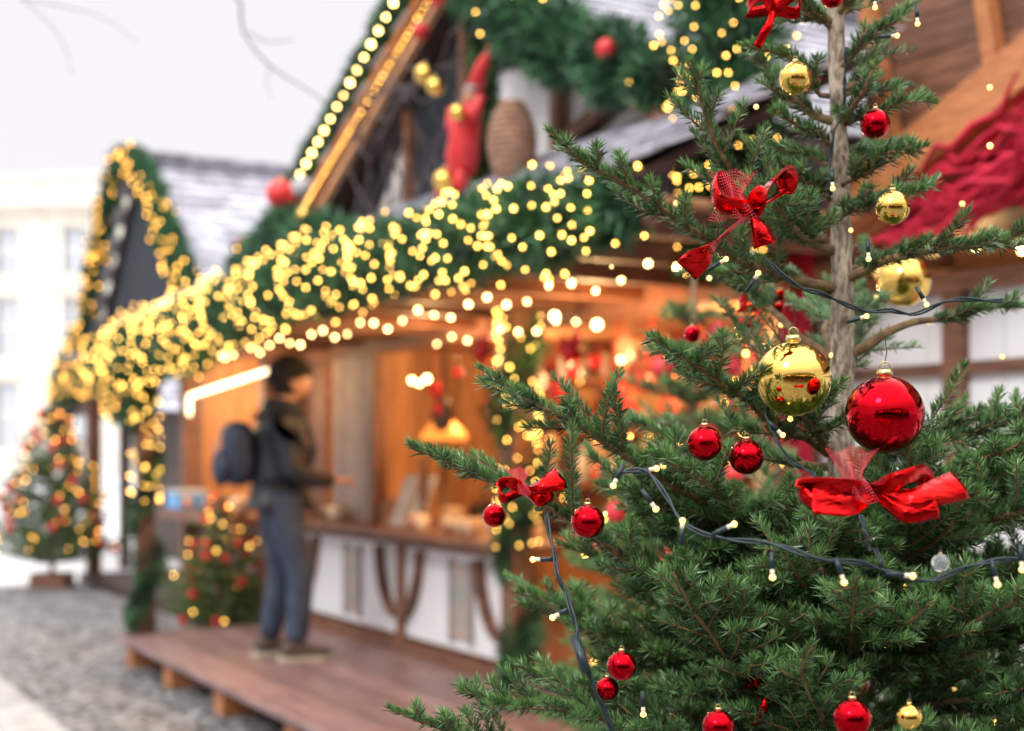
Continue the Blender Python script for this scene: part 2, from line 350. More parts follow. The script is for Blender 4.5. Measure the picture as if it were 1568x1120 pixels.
for nm,(u,z) in {'a':(-.54,1.86),'b':(-1.32,1.81),'c':(-2.1,1.75)}.items():
    e=empty('hanging_poinsettia',(u,.4,z),MK); p=Part('petals',M['redm'])
    for k in range(16):
        a=k*2.4; r=.05+.08*((k%5)/5); tip=Vector((u+math.cos(a)*r,.45+random.uniform(-.02,.03),z+math.sin(a)*r)); c=Vector((u,.43,z)); s=Vector((-math.sin(a),0,math.cos(a)))*.034
        m=(c+tip)/2+Vector((0,.025,0)); p.add([c,m+s,tip,m-s],[(0,1,2,3)])
    p.build(e,MK); Part('hook_cord',M['wire']).tube([(u,.42,z),(u,.42,2.13)],.003,5).build(e,MK)
bulbs('ceiling_bulbs',[(-2.7+.16*k,.9,1.98+.03*math.sin(k*1.7)) for k in range(31)]+[(-1.2+.17*k,.35,1.95+.02*math.sin(k*2)) for k in range(9)],.0085,M['bulbw'],ms,MK)
bulbs('inner_bulbs',[(.9,.1,1.78),(1.0,.1,1.8),(.8,.1,1.8),(-1.1,.4,1.98),(2.0,.9,1.98),(-1.6,.5,1.9),(.2,-.8,1.9),(-.8,-1.0,1.9),(1.3,-1.2,1.9)],.016,M['bulbw'],ms,MK)
bulbs('shelf_bulbs',[(-1.8+.2*k,-1.4,1.1+.37*(k%3)+.02*math.sin(k*2)) for k in range(24)],.007,M['bulb'],ms,MK)
for i,(u,v,z,pw) in enumerate([(-1.3,.35,1.8,30),(.3,.35,1.85,26),(1.4,-.7,1.9,56),(-.6,-.7,1.9,54),(2.5,.5,1.9,12)]): plight('stall_lamp_%d'%i,(u,v,z),pw,WARM,.06,ms,MK)
# things on counter
e=empty('table_lamp',(1.5,-.35,.945),MK); Part('lamp_shade',M['shade']).tube([(1.5,-.35,1.46),(1.5,-.35,1.5),(1.5,-.35,1.57),(1.5,-.35,1.6)],[.15,.14,.08,.02],20).build(e,MK,True)
Part('lamp_foot',M['woodd']).tube([(1.5,-.35,.946),(1.5,-.35,.96),(1.5,-.35,.97),(1.5,-.35,1.46)],[.08,.07,.014,.012],12).build(e,MK,True)
e=empty('menu_stand',(1.3,-.1,.945),MK); p=Part('menu_boards',M['paper'])
for u in (1.18,1.42): p.prism([(u-.09,.02,.947),(u+.09,.02,.947),(u+.09,-.1,1.25),(u-.09,-.1,1.25)],(0,-.015,0))
p.build(e,MK)
e=empty('wooden_crate',(1.65,-.1,.945),MK); p=Part('crate_slats',M['woodo'])
for z in (.95,1.0,1.05): p.box((1.55,-.02,z),(1.8,0,z+.04)); p.box((1.55,-.18,z),(1.8,-.16,z+.04)); p.box((1.55,-.158,z),(1.57,-.022,z+.04)); p.box((1.78,-.158,z),(1.8,-.022,z+.04))
p.box((1.55,-.18,.946),(1.8,0,.949)); p.build(e,MK)
e=empty('red_sign_board',(.95,-.4,.945),MK); p=Part('board',M['redcloth']); p.box((.6,-.52,1.12),(1.0,-.5,1.5)); p.build(e,MK); p=Part('legs',M['woodd']); p.box((.64,-.525,.946),(.67,-.495,1.12)); p.box((.93,-.525,.946),(.96,-.495,1.12)); p.build(e,MK)
e=empty('mug_row',(2.2,.05,.945),MK); p=Part('mugs',M['ceramic'])
for u in (.3,.42,.56,.9,1.0,2.1,2.22,2.34,2.75): p.tube([(u,.08,.946),(u,.08,1.04),(u,.08,1.04)],[.038,.042,.034],12); p.tube([(u+.04,.08,.965),(u+.068,.08,.98),(u+.068,.08,1.01),(u+.04,.08,1.025)],.006,5)
p.build(e,MK,True)
# ---- garlands on the main stall
OUT=(0,1,.1)
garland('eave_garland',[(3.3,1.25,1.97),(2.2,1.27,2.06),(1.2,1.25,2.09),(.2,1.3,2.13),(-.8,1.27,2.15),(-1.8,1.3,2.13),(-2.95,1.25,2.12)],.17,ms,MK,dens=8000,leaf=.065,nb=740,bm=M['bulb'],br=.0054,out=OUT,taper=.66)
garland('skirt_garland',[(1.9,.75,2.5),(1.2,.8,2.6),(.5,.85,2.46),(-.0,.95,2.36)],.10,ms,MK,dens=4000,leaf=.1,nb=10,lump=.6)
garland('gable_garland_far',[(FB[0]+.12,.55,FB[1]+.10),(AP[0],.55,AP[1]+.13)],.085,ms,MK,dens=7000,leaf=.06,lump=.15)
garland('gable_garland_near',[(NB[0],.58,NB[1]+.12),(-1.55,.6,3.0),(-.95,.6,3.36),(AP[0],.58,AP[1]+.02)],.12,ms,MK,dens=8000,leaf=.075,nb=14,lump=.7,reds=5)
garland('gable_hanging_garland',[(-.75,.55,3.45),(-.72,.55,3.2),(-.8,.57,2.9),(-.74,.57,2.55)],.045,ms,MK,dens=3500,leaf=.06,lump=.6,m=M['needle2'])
n=24; bulbs('gable_edge_bulbs',[(FB[0]+(AP[0]-FB[0])*k/n,.68,FB[1]+.0+(AP[1]-FB[1])*k/n) for k in range(n)],.0115,M['bulbg'],ms,MK)
n=52; bulbs('gable_edge_small_bulbs',[(FB[0]-.1+(AP[0]-FB[0]+.1)*k/n,.63,FB[1]-.07+(AP[1]-.13-FB[1])*k/n) for k in range(n)],.0045,M['bulb'],ms,MK)
def post(name,u,v,z0,z1,r,nb,seg=None):
    e=empty(name,(u,v,z0),MK); p=Part('timber_post',M['wood']); p.box((u-.05,v-.05,z0),(u+.05,v+.05,z1)); p.build(e,MK)
    path=[(u+.04*math.cos(k*1.3),v+.04*math.sin(k*1.3),z0+(z1-z0)*k/14) for k in range(15)]
    garland('wrap',path,r,e,MK,dens=4200,leaf=.06,nb=0,lump=.5)
    pts=[]
    for k in range(nb):
        a=random.uniform(0,6.28); z=z0+(z1-z0)*(random.uniform(*(seg or (0,1)))); pts.append((u+math.cos(a)*r*1.4,v+math.sin(a)*r*1.4,z))
    bulbs('wrap_bulbs',pts,.0054,M['bulb'],e,MK)
post('garland_wrapped_post',2.95,1.12,.2,2.05,.07,110,(.45,1))
post('garland_wrapped_post',-.6,.3,.2,2.05,.075,110,(.4,1))
# decorations of the gable
WE=MK@Matrix.Translation((-.57,0,-.12))
e=empty('red_elf_figure',(-.32,.75,2.9),WE); p=Part('body',M['redm'])
p.tube([(-.26,.7,2.72),(-.28,.72,2.8),(-.34,.73,2.92),(-.39,.72,3.02)],[.045,.075,.068,.035],12); p.tube([(-.39,.72,3.06),(-.46,.72,3.15),(-.55,.7,3.25)],[.042,.03,.008],10)
for s in (-1,1): p.tube([(-.37+s*.04,.74,2.98),(-.36+s*.11,.76,2.93),(-.36+s*.14,.74,3.02)],[.03,.026,.022],8); p.tube([(-.26+s*.03,.73,2.76),(-.24+s*.09,.75,2.70),(-.2+s*.08,.74,2.6)],[.04,.034,.026],8)
p.build(e,WE,True); Part('head',M['skin']).sphere((-.39,.73,3.04),.036).build(e,WE,True)
p=Part('fur_trim',M['paper']); p.sphere((-.40,.73,3.07),.044,12,6,(1,1,.35)); p.sphere((-.12,.74,2.59),.028); p.sphere((-.28,.74,2.59),.028); p.build(e,WE,True)
e=empty('wicker_skep',(-1.3,.72,2.66),MK); p=Part('woven_coils',M['basket'])
for k in range(13):
    z=2.50+k*.026; r=.092*math.sin(math.pi*(k+1.2)/14.5)**.6; p.tube([(-1.3+r*math.cos(a*math.pi/9),.72+r*math.sin(a*math.pi/9),z) for a in range(19)],.014,6)
p.sphere((-1.3,.72,2.66),.075,12,8,(1,1,1.8)); p.build(e,MK,True)
def ball(name,W,c,r,m):
    e=empty(name,c,W); p=Part('ball',m); p.sphere(c,r,32,20); p.build(e,W,True)
    c=Vector(c); p=Part('cap',M['cap']); p.tube([c+Vector((0,0,r*.96)),c+Vector((0,0,r*1.14)),c+Vector((0,0,r*1.15))],[r*.2,r*.2,r*.12],14)
    p.tube([c+Vector((r*.13*math.cos(a),0,r*1.22+r*.13*math.sin(a))) for a in np.linspace(0,6.28,13)],r*.022,5,False); p.build(e,W,True)
    Part('hook',M['wire']).tube([c+Vector((0,0,r*1.3)),c+Vector((r*.05,0,r*1.6)),c+Vector((0,0,r*2.0))],.0006,4).build(e,W)
    return e
for c,r,m in [((-.64,.8,3.08),.045,'gold'),((-.75,.8,3.0),.04,'gold'),((-.84,.8,2.57),.05,'gold'),((-.97,.8,2.84),.035,'gold'),((1.35,.76,2.86),.085,'redm'),((.97,.78,2.84),.055,'paper'),((-.75,.78,3.4),.05,'redm'),((-.55,.78,3.3),.04,'redm'),((1.9,.8,2.62),.06,'redm'),((.6,.9,2.62),.04,'gold')]: ball('gable_bauble',MK,c,r,M[m])
p=Part('twig_bundle',M['dbark'])
for k in range(12):
    a=Vector((.1+random.uniform(-.5,.5),.62,2.62)); pts=[a]
    for j in range(6): a=a+Vector((random.uniform(-.16,.13),random.uniform(-.03,.03),random.uniform(.04,.15))); pts.append(a)
    p.tube(pts,[.007-.0008*j for j in range(7)],5)
for k in range(12):
    a=Vector((-.4+random.uniform(-.3,.3),.75,3.1)); pts=[a]; s=random.choice((-1,1))
    for j in range(6): a=a+Vector((s*random.uniform(.05,.2),random.uniform(-.02,.03),random.uniform(-.1,.1))); pts.append(a)
    p.tube(pts,[.007-.0008*j for j in range(7)],5)
p.build(ms,MK)
# ------------------------------------------------------------------ second stall
s2=empty('market_stall',(6.5,-1,0),MK)
p=Part('platform',M['woodd']); p.box((3.3,-2.2,0),(9.1,.22,.1)); p.build(s2,MK)
p=Part('posts',M['wood'])
for u in (5.35,8.9,3.35): p.box((u-.07,.05,.1),(u+.07,.19,2.4))
p.box((3.3,.04,2.1),(9.0,.1,2.25)); p.box((3.42,.05,.85),(5.28,.4,.92)); p.box((3.42,.05,.1),(5.28,.1,.2));p.build(s2,MK,bevel=.006)
p=Part('front_boards',M['wood']); arc_planks(p,3.42,5.28,.16,.06,.09,.2,.85); arc_planks(p,5.42,8.83,.2,-.9,-.87,.1,.75); p.build(s2,MK)
p=Part('back_wall',M['woodo']); arc_planks(p,3.3,5.4,.15,-1.3,-1.26,.1,2.4); p.box((5.4,-1.3,.1),(5.44,.0,2.4)); p.box((3.25,-1.3,.1),(3.29,.0,2.4)); p.box((3.3,-1.3,2.4),(5.4,.1,2.43)); p.build(s2,MK)
for m_,nn in ((M['ceramic'],22),(M['redm'],18),(M['woodd'],12)):
    p=Part('goods',m_)
    for k in range(nn):
        u=random.uniform(3.5,5.2); z=random.choice((.92,1.25,1.55)); r=random.uniform(.04,.08); v=.2+random.uniform(-.1,.1) if z<1 else -1.15; p.sphere((u,v,z+r),r,10,7)
    p.build(s2,MK,True)
p=Part('shelves',M['wood']); p.box((3.3,-1.25,1.2),(5.4,-1.05,1.24)); p.box((3.3,-1.25,1.5),(5.4,-1.05,1.54)); p.build(s2,MK)
A2=(6.8,4.05); N2=(4.7,2.55); F2=(8.4,2.45); V2=.3
p=Part('gable_front',M['navy']); p.prism([(N2[0],.15,N2[1]-.1),(F2[0],.15,F2[1]-.1),(A2[0],.15,A2[1]-.1)],(0,-.06,0)); p.build(s2,MK)
p=Part('roof_shingles',M['slate']); sl=Vector((A2[0]-N2[0],0,A2[1]-N2[1])); shingles(p,(N2[0],-3.4,N2[1]),(0,1,0),sl,3.6,sl.length,.2,.17); sl=Vector((A2[0]-F2[0],0,A2[1]-F2[1])); shingles(p,(F2[0],-3.4,F2[1]),(0,1,0),sl,3.6,sl.length,.2,.17); p.build(s2,MK)
p=Part('roof_boards',M['woodd'])
for q in (N2,F2): p.prism([(q[0],.2,q[1]-.02),(A2[0],.2,A2[1]-.02),(A2[0],.2,A2[1]-.07),(q[0],.2,q[1]-.07)],(0,-3.5,0))
p.build(s2,MK)
garland('gable_garland',[(N2[0]-.1,V2,N2[1]),(A2[0],V2,A2[1]+.03),(F2[0]+.2,V2,F2[1])],.1,s2,MK,dens=4000,leaf=.08,nb=170,bm=M['bulbo'],br=.0085,out=OUT,reds=10)
garland('front_garland',[(3.4,.6,2.12),(4.6,.5,2.15),(6.5,.45,2.05),(8.7,.4,2.15),(9.3,.3,2.0)],.14,s2,MK,dens=5000,leaf=.08,nb=180,bm=M['bulbo'],br=.0075,out=OUT,reds=6)
p=Part('light_tube',M['tube']); p.tube([(4.75,.3,1.68),(4.75,.3,1.83),(3.2,.19,1.96)],.016,8); p.build(s2,MK,True)
for u,v,z,w in ((4.3,-.5,1.9,75),(4.0,.5,1.8,14)): plight('stall_lamp',(u,v,z),w,WARM,.06,s2,MK)
e=empty('blue_cool_box',(5.2,.3,.92),MK); p=Part('box',M['blue']); p.box((4.85,.12,.925),(5.2,.36,1.05)); p.build(e,MK,bevel=.01); p=Part('lid',M['paper']); p.box((4.84,.11,1.052),(5.21,.37,1.08)); p.build(e,MK,bevel=.01)
# third stall far
s3=empty('small_market_stall',(12,-1.5,0),MK)
p=Part('body',M['woodd']); p.box((10.4,-2.5,0),(13.6,-1.5,1.9)); p.box((10.4,-.65,0),(10.52,-.53,1.9)); p.box((13.5,-.65,0),(13.62,-.53,1.9)); p.prism([(10.3,-.62,1.88),(13.7,-.62,1.88),(12,-.62,2.75)],(0,-2,0)); p.build(s3,MK)
p=Part('roof',M['slate']); 
for a in (10.2,13.8): shingles(p,(a,-2.7,1.86),(0,1,0),(12-a,0,.98),2.2,2.05,.25,.2)
p.build(s3,MK)
garland('gable_garland',[(10.1,-.5,1.75),(10.3,-.46,1.95),(12,-.46,2.9),(13.7,-.46,1.95),(13.9,-.5,1.6)],.13,s3,MK,dens=3000,leaf=.09,nb=150,bm=M['bulbo'],br=.0105,out=OUT)
# ------------------------------------------------------------------ right stall
rs=empty('timber_gable_stall',(-4,-1,0),MK)
p=Part('white_plank_wall',M['white']); arc_planks(p,-6.5,-2.42,.16,.06,.1,.2,1.9); p.build(rs,MK)
p=Part('wall_timbers',M['wood'])
for u in (-2.42,-3.12,-3.9,-4.7): p.box((u-.04,.05,.2),(u+.04,.14,1.9))
p.box((-6.5,.055,1.64),(-2.4,.128,1.68)); p.box((-6.5,.04,1.9),(-2.4,.15,1.96)); p.box((-6.5,.055,1.0),(-2.4,.128,1.05)); p.build(rs,MK)
p=Part('gable_boards',M['wood'])
for k in range(13): z=2.15+k*.13; p.box((-6.5,.10,z),(-2.75,.16,z+.125))
p.build(rs,MK)
p=Part('gable_rafters',M['woodr'])
for k in range(7): u=-2.95-k*.42; p.beam((u,.2,2.3+.42*k*.4),(u+.35-.12*k,.2,3.75),.05,.05,(0,1,0))
p.build(rs,MK)
p=Part('fascia_beam',M['woodr'])
p.beam((-2.78,.3,2.21),(-5.4,.3,3.27),.07,.10,(0,1,0)); p.beam((-2.78,.36,2.11),(-5.4,.36,3.17),.10,.085,(0,1,0)); p.beam((-2.78,.31,2.045),(-5.4,.31,3.105),.03,.03,(0,1,0)); p.build(rs,MK,bevel=.006)
p=Part('gable_ceiling',M['woodd']); p.box((-6.5,-2,2.14),(-2.75,.09,2.18)); p.box((-6.5,-2,.2),(-2.4,-1.95,2.2)); p.build(rs,MK)
p=Part('red_fabric_swag',M['redcloth'])
for k in range(95):
    u=random.uniform(-4.6,-2.95); z=1.99+(-2.9-u)*.36+random.uniform(-.03,.12); a=Vector((u,.34+random.uniform(-.08,.08),z)); pts=[a]
    for j in range(7): a=a+Vector((-random.uniform(.03,.09),random.uniform(-.03,.03),random.uniform(-.04,.075))); pts.append(a)
    p.tube(pts,[.004,.007,.009,.008,.009,.008,.006,.003],6)
p.prism([(-2.95,.24,2.0),(-2.95,.24,2.1),(-4.8,.24,2.83),(-4.8,.24,2.48)],(0,.02,0)); p.build(rs,MK,True)
p=Part('red_drape',M['redcloth'])
for k in range(5): p.tube([(-2.36-.03*k,.17,1.3),(-2.35-.03*k,.19,1.6),(-2.37-.03*k,.17,2.1)],[.02,.022,.012],6)
p.build(rs,MK,True)
bulbs('stall_bulbs',[(-2.9-.19*k,.0,2.04+.02*math.sin(k*2)) for k in range(8)],.011,M['bulbw'],rs,MK)
bulbs('globe_lamps',[(-2.75,.05,2.02),(-2.95,.05,2.08)],.045,mat('globe_lamp_glass',(1,.8,.4),.3,emit=(1,.6,.18),es=1.8),rs,MK)
plight('stall_lamp',(-2.9,-.2,1.98),6,WARM,.06,rs,MK)
garland('corner_garland',[(-2.3,.45,2.02),(-2.36,.45,2.5),(-2.4,.45,3.0),(-2.5,.45,3.6)],.17,rs,MK,dens=9000,leaf=.07,nb=240,bm=M['bulb'],br=.0042,out=OUT)
# ------------------------------------------------------------------ unseen stall row behind the viewer, added for dark, sparkling bauble reflections
WO=Matrix.Translation((1.5,-4.6,0))@Matrix.Rotation(math.radians(8),4,'Z')
for k in range(3):
    x0=-8+k*5.2; e=empty('added_reflection_stall',(x0+2.2,0,0),WO)
    p=Part('plank_walls',M['wood']); arc_planks(p,x0,x0+4.6,.16,-2.2,-2.15,0,2.2); arc_planks(p,x0,x0+4.6,.16,-.05,0,0,.95); p.box((x0-.1,-.1,.95),(x0+4.7,.25,1.0)); p.box((x0-.1,-.1,2.1),(x0+4.7,0,2.3))
    for u in (x0,x0+2.3,x0+4.5): p.box((u,-.12,1.0),(u+.1,-.02,2.1))
    for u in (x0-.03,x0+4.6): p.box((u,-2.1,0),(u+.03,-.1,2.2))
    p.build(e,WO)
    p=Part('roof',M['woodd']); p.prism([(x0-.3,.5,2.15),(x0-.3,-1.1,3.5),(x0-.3,-2.6,2.15)],(5.2,0,0)); p.build(e,WO)
    garland('eave_garland',[(x0-.3,.55,2.15),(x0+2.3,.55,2.1),(x0+4.9,.55,2.15)],.13,e,WO,dens=900,leaf=.1,nb=60,br=.02,out=(0,1,0))
# ------------------------------------------------------------------ classical building
W=Matrix.Translation((-34,86,0))@Matrix.Rotation(math.radians(-6),4,'Z')
cb=empty('classical_stone_building',(0,0,0),W)
p=Part('walls',M['stone']); 
zs=[(1.5,5.5),(7,10.6),(12,14.8)]; 
def wall(p,x0,x1,z0,z1,y=0): p.box((x0,y,z0),(x1,y+.8,z1))
xs=[-30+4.2*k for k in range(17)]
prev=0
for a,b in zs:
    wall(p,-33,42,prev,a); prev=b
    for i in range(len(xs)+1):
        l=-33 if i==0 else xs[i-1]+.7; r=42 if i==len(xs) else xs[i]-.7; wall(p,l,r,a,b)
wall(p,-33,42,prev,16.6); p.box((-33,.8,0),(42,12,16.4)); p.build(cb,W)
p=Part('cornices',M['stone'])
for z,o,h in ((5.9,.25,.35),(11.2,.2,.3),(15.6,.5,.35),(16.0,.9,.5)): p.box((-33.5,-o,z),(42.5,-.003,z+h))
p.box((-33.2,-.5,16.6),(42.2,.6,16.8)); p.box((-33.2,-.4,17.7),(42.2,.3,17.95))
for k in range(120): x=-33+k*.63; p.box((x,-.25,16.8),(x+.28,.1,17.7))
for x in xs:
    for a,b in zs: p.box((x-1.1,-.18,b+.12),(x+1.1,-.003,b+.35)); p.box((x-1.0,-.2,a-.3),(x+1.0,-.003,a-.05))
    p.box((x+1.85,-.22,6.3),(x+2.35,-.003,15.5))
p.build(cb,W)
p=Part('window_panes',M['pane'])
for x in xs:
    for a,b in zs: p.box((x-.7,.35,a),(x+.7,.4,b))
p.build(cb,W)
p=Part('window_frames',M['white'])
for x in xs:
    for a,b in zs: p.box((x-.08,.27,a),(x+.08,.345,b)); p.box((x-.7,.28,(a+b)/2),(x+.7,.34,(a+b)/2+.12))
p.build(cb,W)
# ------------------------------------------------------------------ fir trees
class Fir:
    def __init__(s,nl=.0178,nw=.0009,dens=2200,spacing=.036,maxside=.115):
        s.P=[];s.D=[];s.L=[];s.S=[]; s.stem=Part('branches',M['twig']); s.nl=nl;s.nw=nw;s.dens=dens;s.sp=spacing;s.ms=maxside
    def needles(s,pts,bare=0,f=1,light=0):
        pts=np.asarray(pts,float); seg=np.linalg.norm(np.diff(pts,axis=0),axis=1); cl=np.r_[0,np.cumsum(seg)]; Ln=cl[-1]
        N=int(Ln*s.dens*f); 
        if N<4: return
        t=bare*Ln+rng.random(N)*Ln*(1-bare); C=np.stack([np.interp(t,cl,pts[:,i]) for i in range(3)],1)
        T=nrm(np.stack([np.interp(np.minimum(t+.006,Ln),cl,pts[:,i])-np.interp(np.maximum(t-.006,0),cl,pts[:,i]) for i in range(3)],1))
        up=np.array([0,0,1.])+np.zeros_like(T); Sd=nrm(np.cross(T,up)+1e-5); U=np.cross(Sd,T)
        ph=rng.normal(np.pi/2,1.2,N); R=Sd*np.cos(ph)[:,None]+U*np.sin(ph)[:,None]
        q=t/Ln; a=np.radians(np.where(q>.93,26,50)+rng.normal(0,7,N)); D=nrm(T*np.cos(a)[:,None]+R*np.sin(a)[:,None])
        l=s.nl*rng.uniform(.8,1.1,N)*np.where(q>.9,.8,1); s.P.append(C);s.D.append(D);s.L.append(l)
        base=rng.uniform(-.12,.18)
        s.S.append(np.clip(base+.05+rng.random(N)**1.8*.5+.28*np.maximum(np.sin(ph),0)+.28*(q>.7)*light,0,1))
    def twig(s,p,d,ln,lvl,f):
        d=np.array(d)/np.linalg.norm(d); b=rng.normal(size=3)*.10; b[2]+=.12
        pts=[p+d*ln*x+b*ln*x*x for x in (0,.33,.66,1)]; s.needles(pts,0.03,f,1)
        s.stem.tube([tuple(x) for x in pts],[.0012+.006*ln,.0012+.003*ln,.0012,.0008],4,False)
        if lvl>0 and ln>.06:
            k=int(ln/.035); up=np.array([0,0,1.]); side=nrm(np.cross(d,up)[None])[0]
            for i in range(k):
                x=.25+.55*i/max(k-1,1)
                for sg in (-1,1):
                    if random.random()<.8:
                        dd=d*.8+side*sg*.62+rng.normal(size=3)*.12; s.twig(p+d*ln*x+b*ln*x*x,dd,ln*(1-x)*.6+.014,lvl-1,f)
    def branch(s,pts,r0=.006,bare=.12,f=1,side=1,lvl=1,sp=None,tilt=.35):
        c=cat(pts,.012); seg=np.linalg.norm(np.diff(c,axis=0),axis=1); Ln=seg.sum(); cl=np.r_[0,np.cumsum(seg)]
        c=c+np.stack([np.interp(cl/Ln,np.linspace(0,1,9),rng.normal(0,.0035,9)) for _ in range(3)],1)
        s.stem.tube([tuple(x) for x in c],list(np.linspace(r0,.0016,len(c))),6); s.needles(c,bare,f*1.3,1)
        x=bare*Ln+.01; sg=1; sp=sp or s.sp
        while x<Ln-.02:
            p=np.array([np.interp(x,cl,c[:,i]) for i in range(3)]); q=np.array([np.interp(min(x+.02,Ln),cl,c[:,i]) for i in range(3)]); d=q-p
            n=np.linalg.norm(d); d=d/n if n>1e-6 else np.array([1,0,0.]); sd=np.cross(d,[0,0,1.]); sd/=max(np.linalg.norm(sd),1e-5)
            ln=min(s.ms,(Ln-x)*.5+.012)*random.uniform(.6,1.15)*side*(.6+.4*min(1,x/(.3*Ln)))
            up=np.cross(sd,d); dd=d*.76+sd*sg*.66+up*random.uniform(-tilt,tilt+.1)
            if x>.02: s.twig(p,dd,ln,lvl,f)
            sg=-sg; x+=sp*random.uniform(.35,.7)
    def build(s,parent,m,W=I4):
        P=np.concatenate(s.P);D=np.concatenate(s.D);L=np.concatenate(s.L);S=np.concatenate(s.S)
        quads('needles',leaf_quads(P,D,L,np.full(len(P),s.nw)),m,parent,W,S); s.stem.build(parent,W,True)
TX,TY=.412,1.8
ft=empty('decorated_fir_tree',(TX,TY,0))
F=Fir()
p=Part('trunk',M['bark']); zz=np.linspace(0,2.35,90); p.tube([(TX+.006*math.sin(z*5),TY+.004*math.cos(z*7),z) for z in zz],[ .032-.0115*z+.0010*math.sin(z*37)+(.0022 if int(z*60)%9==0 else 0) for z in zz],14); p.build(ft,I4,True)
BU=[[(.403,1.8,1.656),(.313,1.72,1.684),(.248,1.66,1.743),(.218,1.63,1.789),(.199,1.6,1.837)],
[(.401,1.8,1.606),(.308,1.74,1.624),(.205,1.68,1.662),(.123,1.62,1.701),(.040,1.56,1.740)],
[(.414,1.8,1.623),(.487,1.72,1.641),(.552,1.68,1.643),(.64,1.65,1.665)],
[(.40,1.8,1.66),(.34,1.7,1.66),(.30,1.62,1.68),(.27,1.55,1.69)],
[(.401,1.8,1.6),(.32,1.86,1.63),(.22,1.9,1.64)],
[(.414,1.8,1.63),(.5,1.86,1.65),(.6,1.9,1.68)]]
for b in BU: F.branch(b,.0065,.12,f=1.1,lvl=0,sp=.046,side=.9)
BL=[[(.401,1.8,1.4),(.309,1.7,1.439),(.225,1.6,1.481),(.151,1.52,1.515)],
[(.395,1.8,1.284),(.228,1.68,1.338),(.122,1.6,1.393),(.047,1.55,1.436),(-.034,1.5,1.479)],
[(.389,1.8,1.177),(.208,1.7,1.236),(.087,1.64,1.302),(-.01,1.58,1.360),(-.108,1.53,1.407)],
[(.385,1.8,.995),(.164,1.65,1.074),(.049,1.6,1.106),(-.06,1.55,1.14)],
[(.385,1.8,.855),(.088,1.65,.99),(-.032,1.6,1.069),(-.135,1.56,1.117)],
[(.418,1.8,1.309),(.48,1.7,1.345),(.518,1.62,1.378),(.56,1.55,1.41)],
[(.41,1.8,1.285),(.43,1.65,1.33),(.43,1.55,1.38),(.428,1.49,1.435)],
[(.41,1.8,1.25),(.30,1.68,1.30),(.22,1.58,1.36),(.15,1.5,1.40)],
[(.41,1.8,1.4),(.36,1.7,1.43),(.33,1.62,1.46),(.30,1.55,1.475)],
[(.41,1.8,1.27),(.52,1.66,1.31),(.6,1.55,1.36),(.66,1.48,1.41)]]
for b in BL: F.branch(b,.0065,.15,f=1.1,lvl=0,sp=.042,side=.95)
for b in [[(.414,1.8,1.805),(.468,1.77,1.827),(.523,1.75,1.834)],[(.415,1.8,1.735),(.452,1.74,1.756),(.495,1.7,1.765)],
[(.406,1.8,1.846),(.344,1.76,1.885),(.279,1.73,1.892)],[(.414,1.8,1.887),(.454,1.78,1.915),(.509,1.8,1.96)],[(.406,1.8,1.79),(.36,1.76,1.80),(.325,1.73,1.815)],
[(.414,1.8,1.85),(.46,1.82,1.86),(.51,1.85,1.875)],[(.406,1.8,1.72),(.36,1.75,1.73),(.32,1.70,1.745)],[(.406,1.8,1.93),(.36,1.78,1.96),(.31,1.76,1.99)],[(.41,1.8,1.69),(.45,1.72,1.70),(.48,1.66,1.705)],[(.406,1.8,1.76),(.35,1.84,1.79),(.30,1.86,1.80)],
[(.414,1.8,1.70),(.48,1.8,1.72),(.54,1.79,1.735)],[(.414,1.8,1.77),(.47,1.84,1.79),(.53,1.88,1.80)],[(.406,1.8,1.69),(.35,1.78,1.70),(.29,1.75,1.72)]]: F.branch(b,.0035,.1,side=.7,lvl=0,sp=.046)
F.branch([(.414,1.8,1.516),(.476,1.8,1.549),(.557,1.82,1.571),(.67,1.85,1.59)],.0075,.5,lvl=0)
F.branch([(.41,1.8,1.516),(.352,1.85,1.565),(.31,1.9,1.62),(.25,1.93,1.66)],.0075,.45,lvl=0)
F.branch([(.41,1.8,1.52),(.42,1.9,1.56),(.47,2.02,1.6),(.5,2.15,1.63)],.006,.35,lvl=0)
def whorl(z,n,length,rise,front=.46,f=1,off=0,zj=.03,lvl=1,az=None,sp=None):
    for k in range(n):
        a=(az[k] if az else off+2*math.pi*k/n+random.uniform(-.25,.25)); ln=length*random.uniform(.75,1.1); dx,dy=math.cos(a),math.sin(a)
        if dy<-.3: ln=min(ln,front*random.uniform(.8,1))
        z0=z+random.uniform(-zj,zj); rs_=rise*random.uniform(.5,2.0); pts=[(TX,TY,z0),(TX+dx*ln*.35,TY+dy*ln*.35,z0+rs_*ln*.25),(TX+dx*ln*.7,TY+dy*ln*.7,z0+rs_*ln*.62),(TX+dx*ln,TY+dy*ln,z0+rs_*ln*1.1)]
        back=dy>.35; F.branch(pts,.006,.12,f=.5 if back else f,lvl=0 if back else lvl,sp=sp,tilt=.5)
whorl(1.27,7,.33,.32,.32,off=.2); whorl(1.22,8,.36,.32,.36,off=.5); whorl(1.16,8,.38,.3,.40,off=.1); whorl(1.10,9,.39,.28,.42,off=.4); whorl(1.04,8,.39,.28,.42,off=.0); whorl(.98,8,.39,.28,.44,off=.3); whorl(.90,7,.42,.25,.46,off=.15); whorl(.8,7,.5,.2,.46,f=.4,lvl=0); whorl(.65,7,.55,.15,.5,f=.3,lvl=0); whorl(.45,7,.6,.1,.5,f=.3,lvl=0)
whorl(1.84,3,.11,.45,.10,off=.9,lvl=0,sp=.05); whorl(1.94,4,.12,.5,.11,off=.6,lvl=0,sp=.05); whorl(2.05,4,.12,.6,.1,lvl=0); whorl(2.2,4,.1,.7,.1,lvl=0); whorl(1.5,2,.28,.3,.3,az=[1.2,2.2],lvl=0); whorl(1.40,3,.28,.3,.3,az=[.2,-.2,2.9],lvl=0)
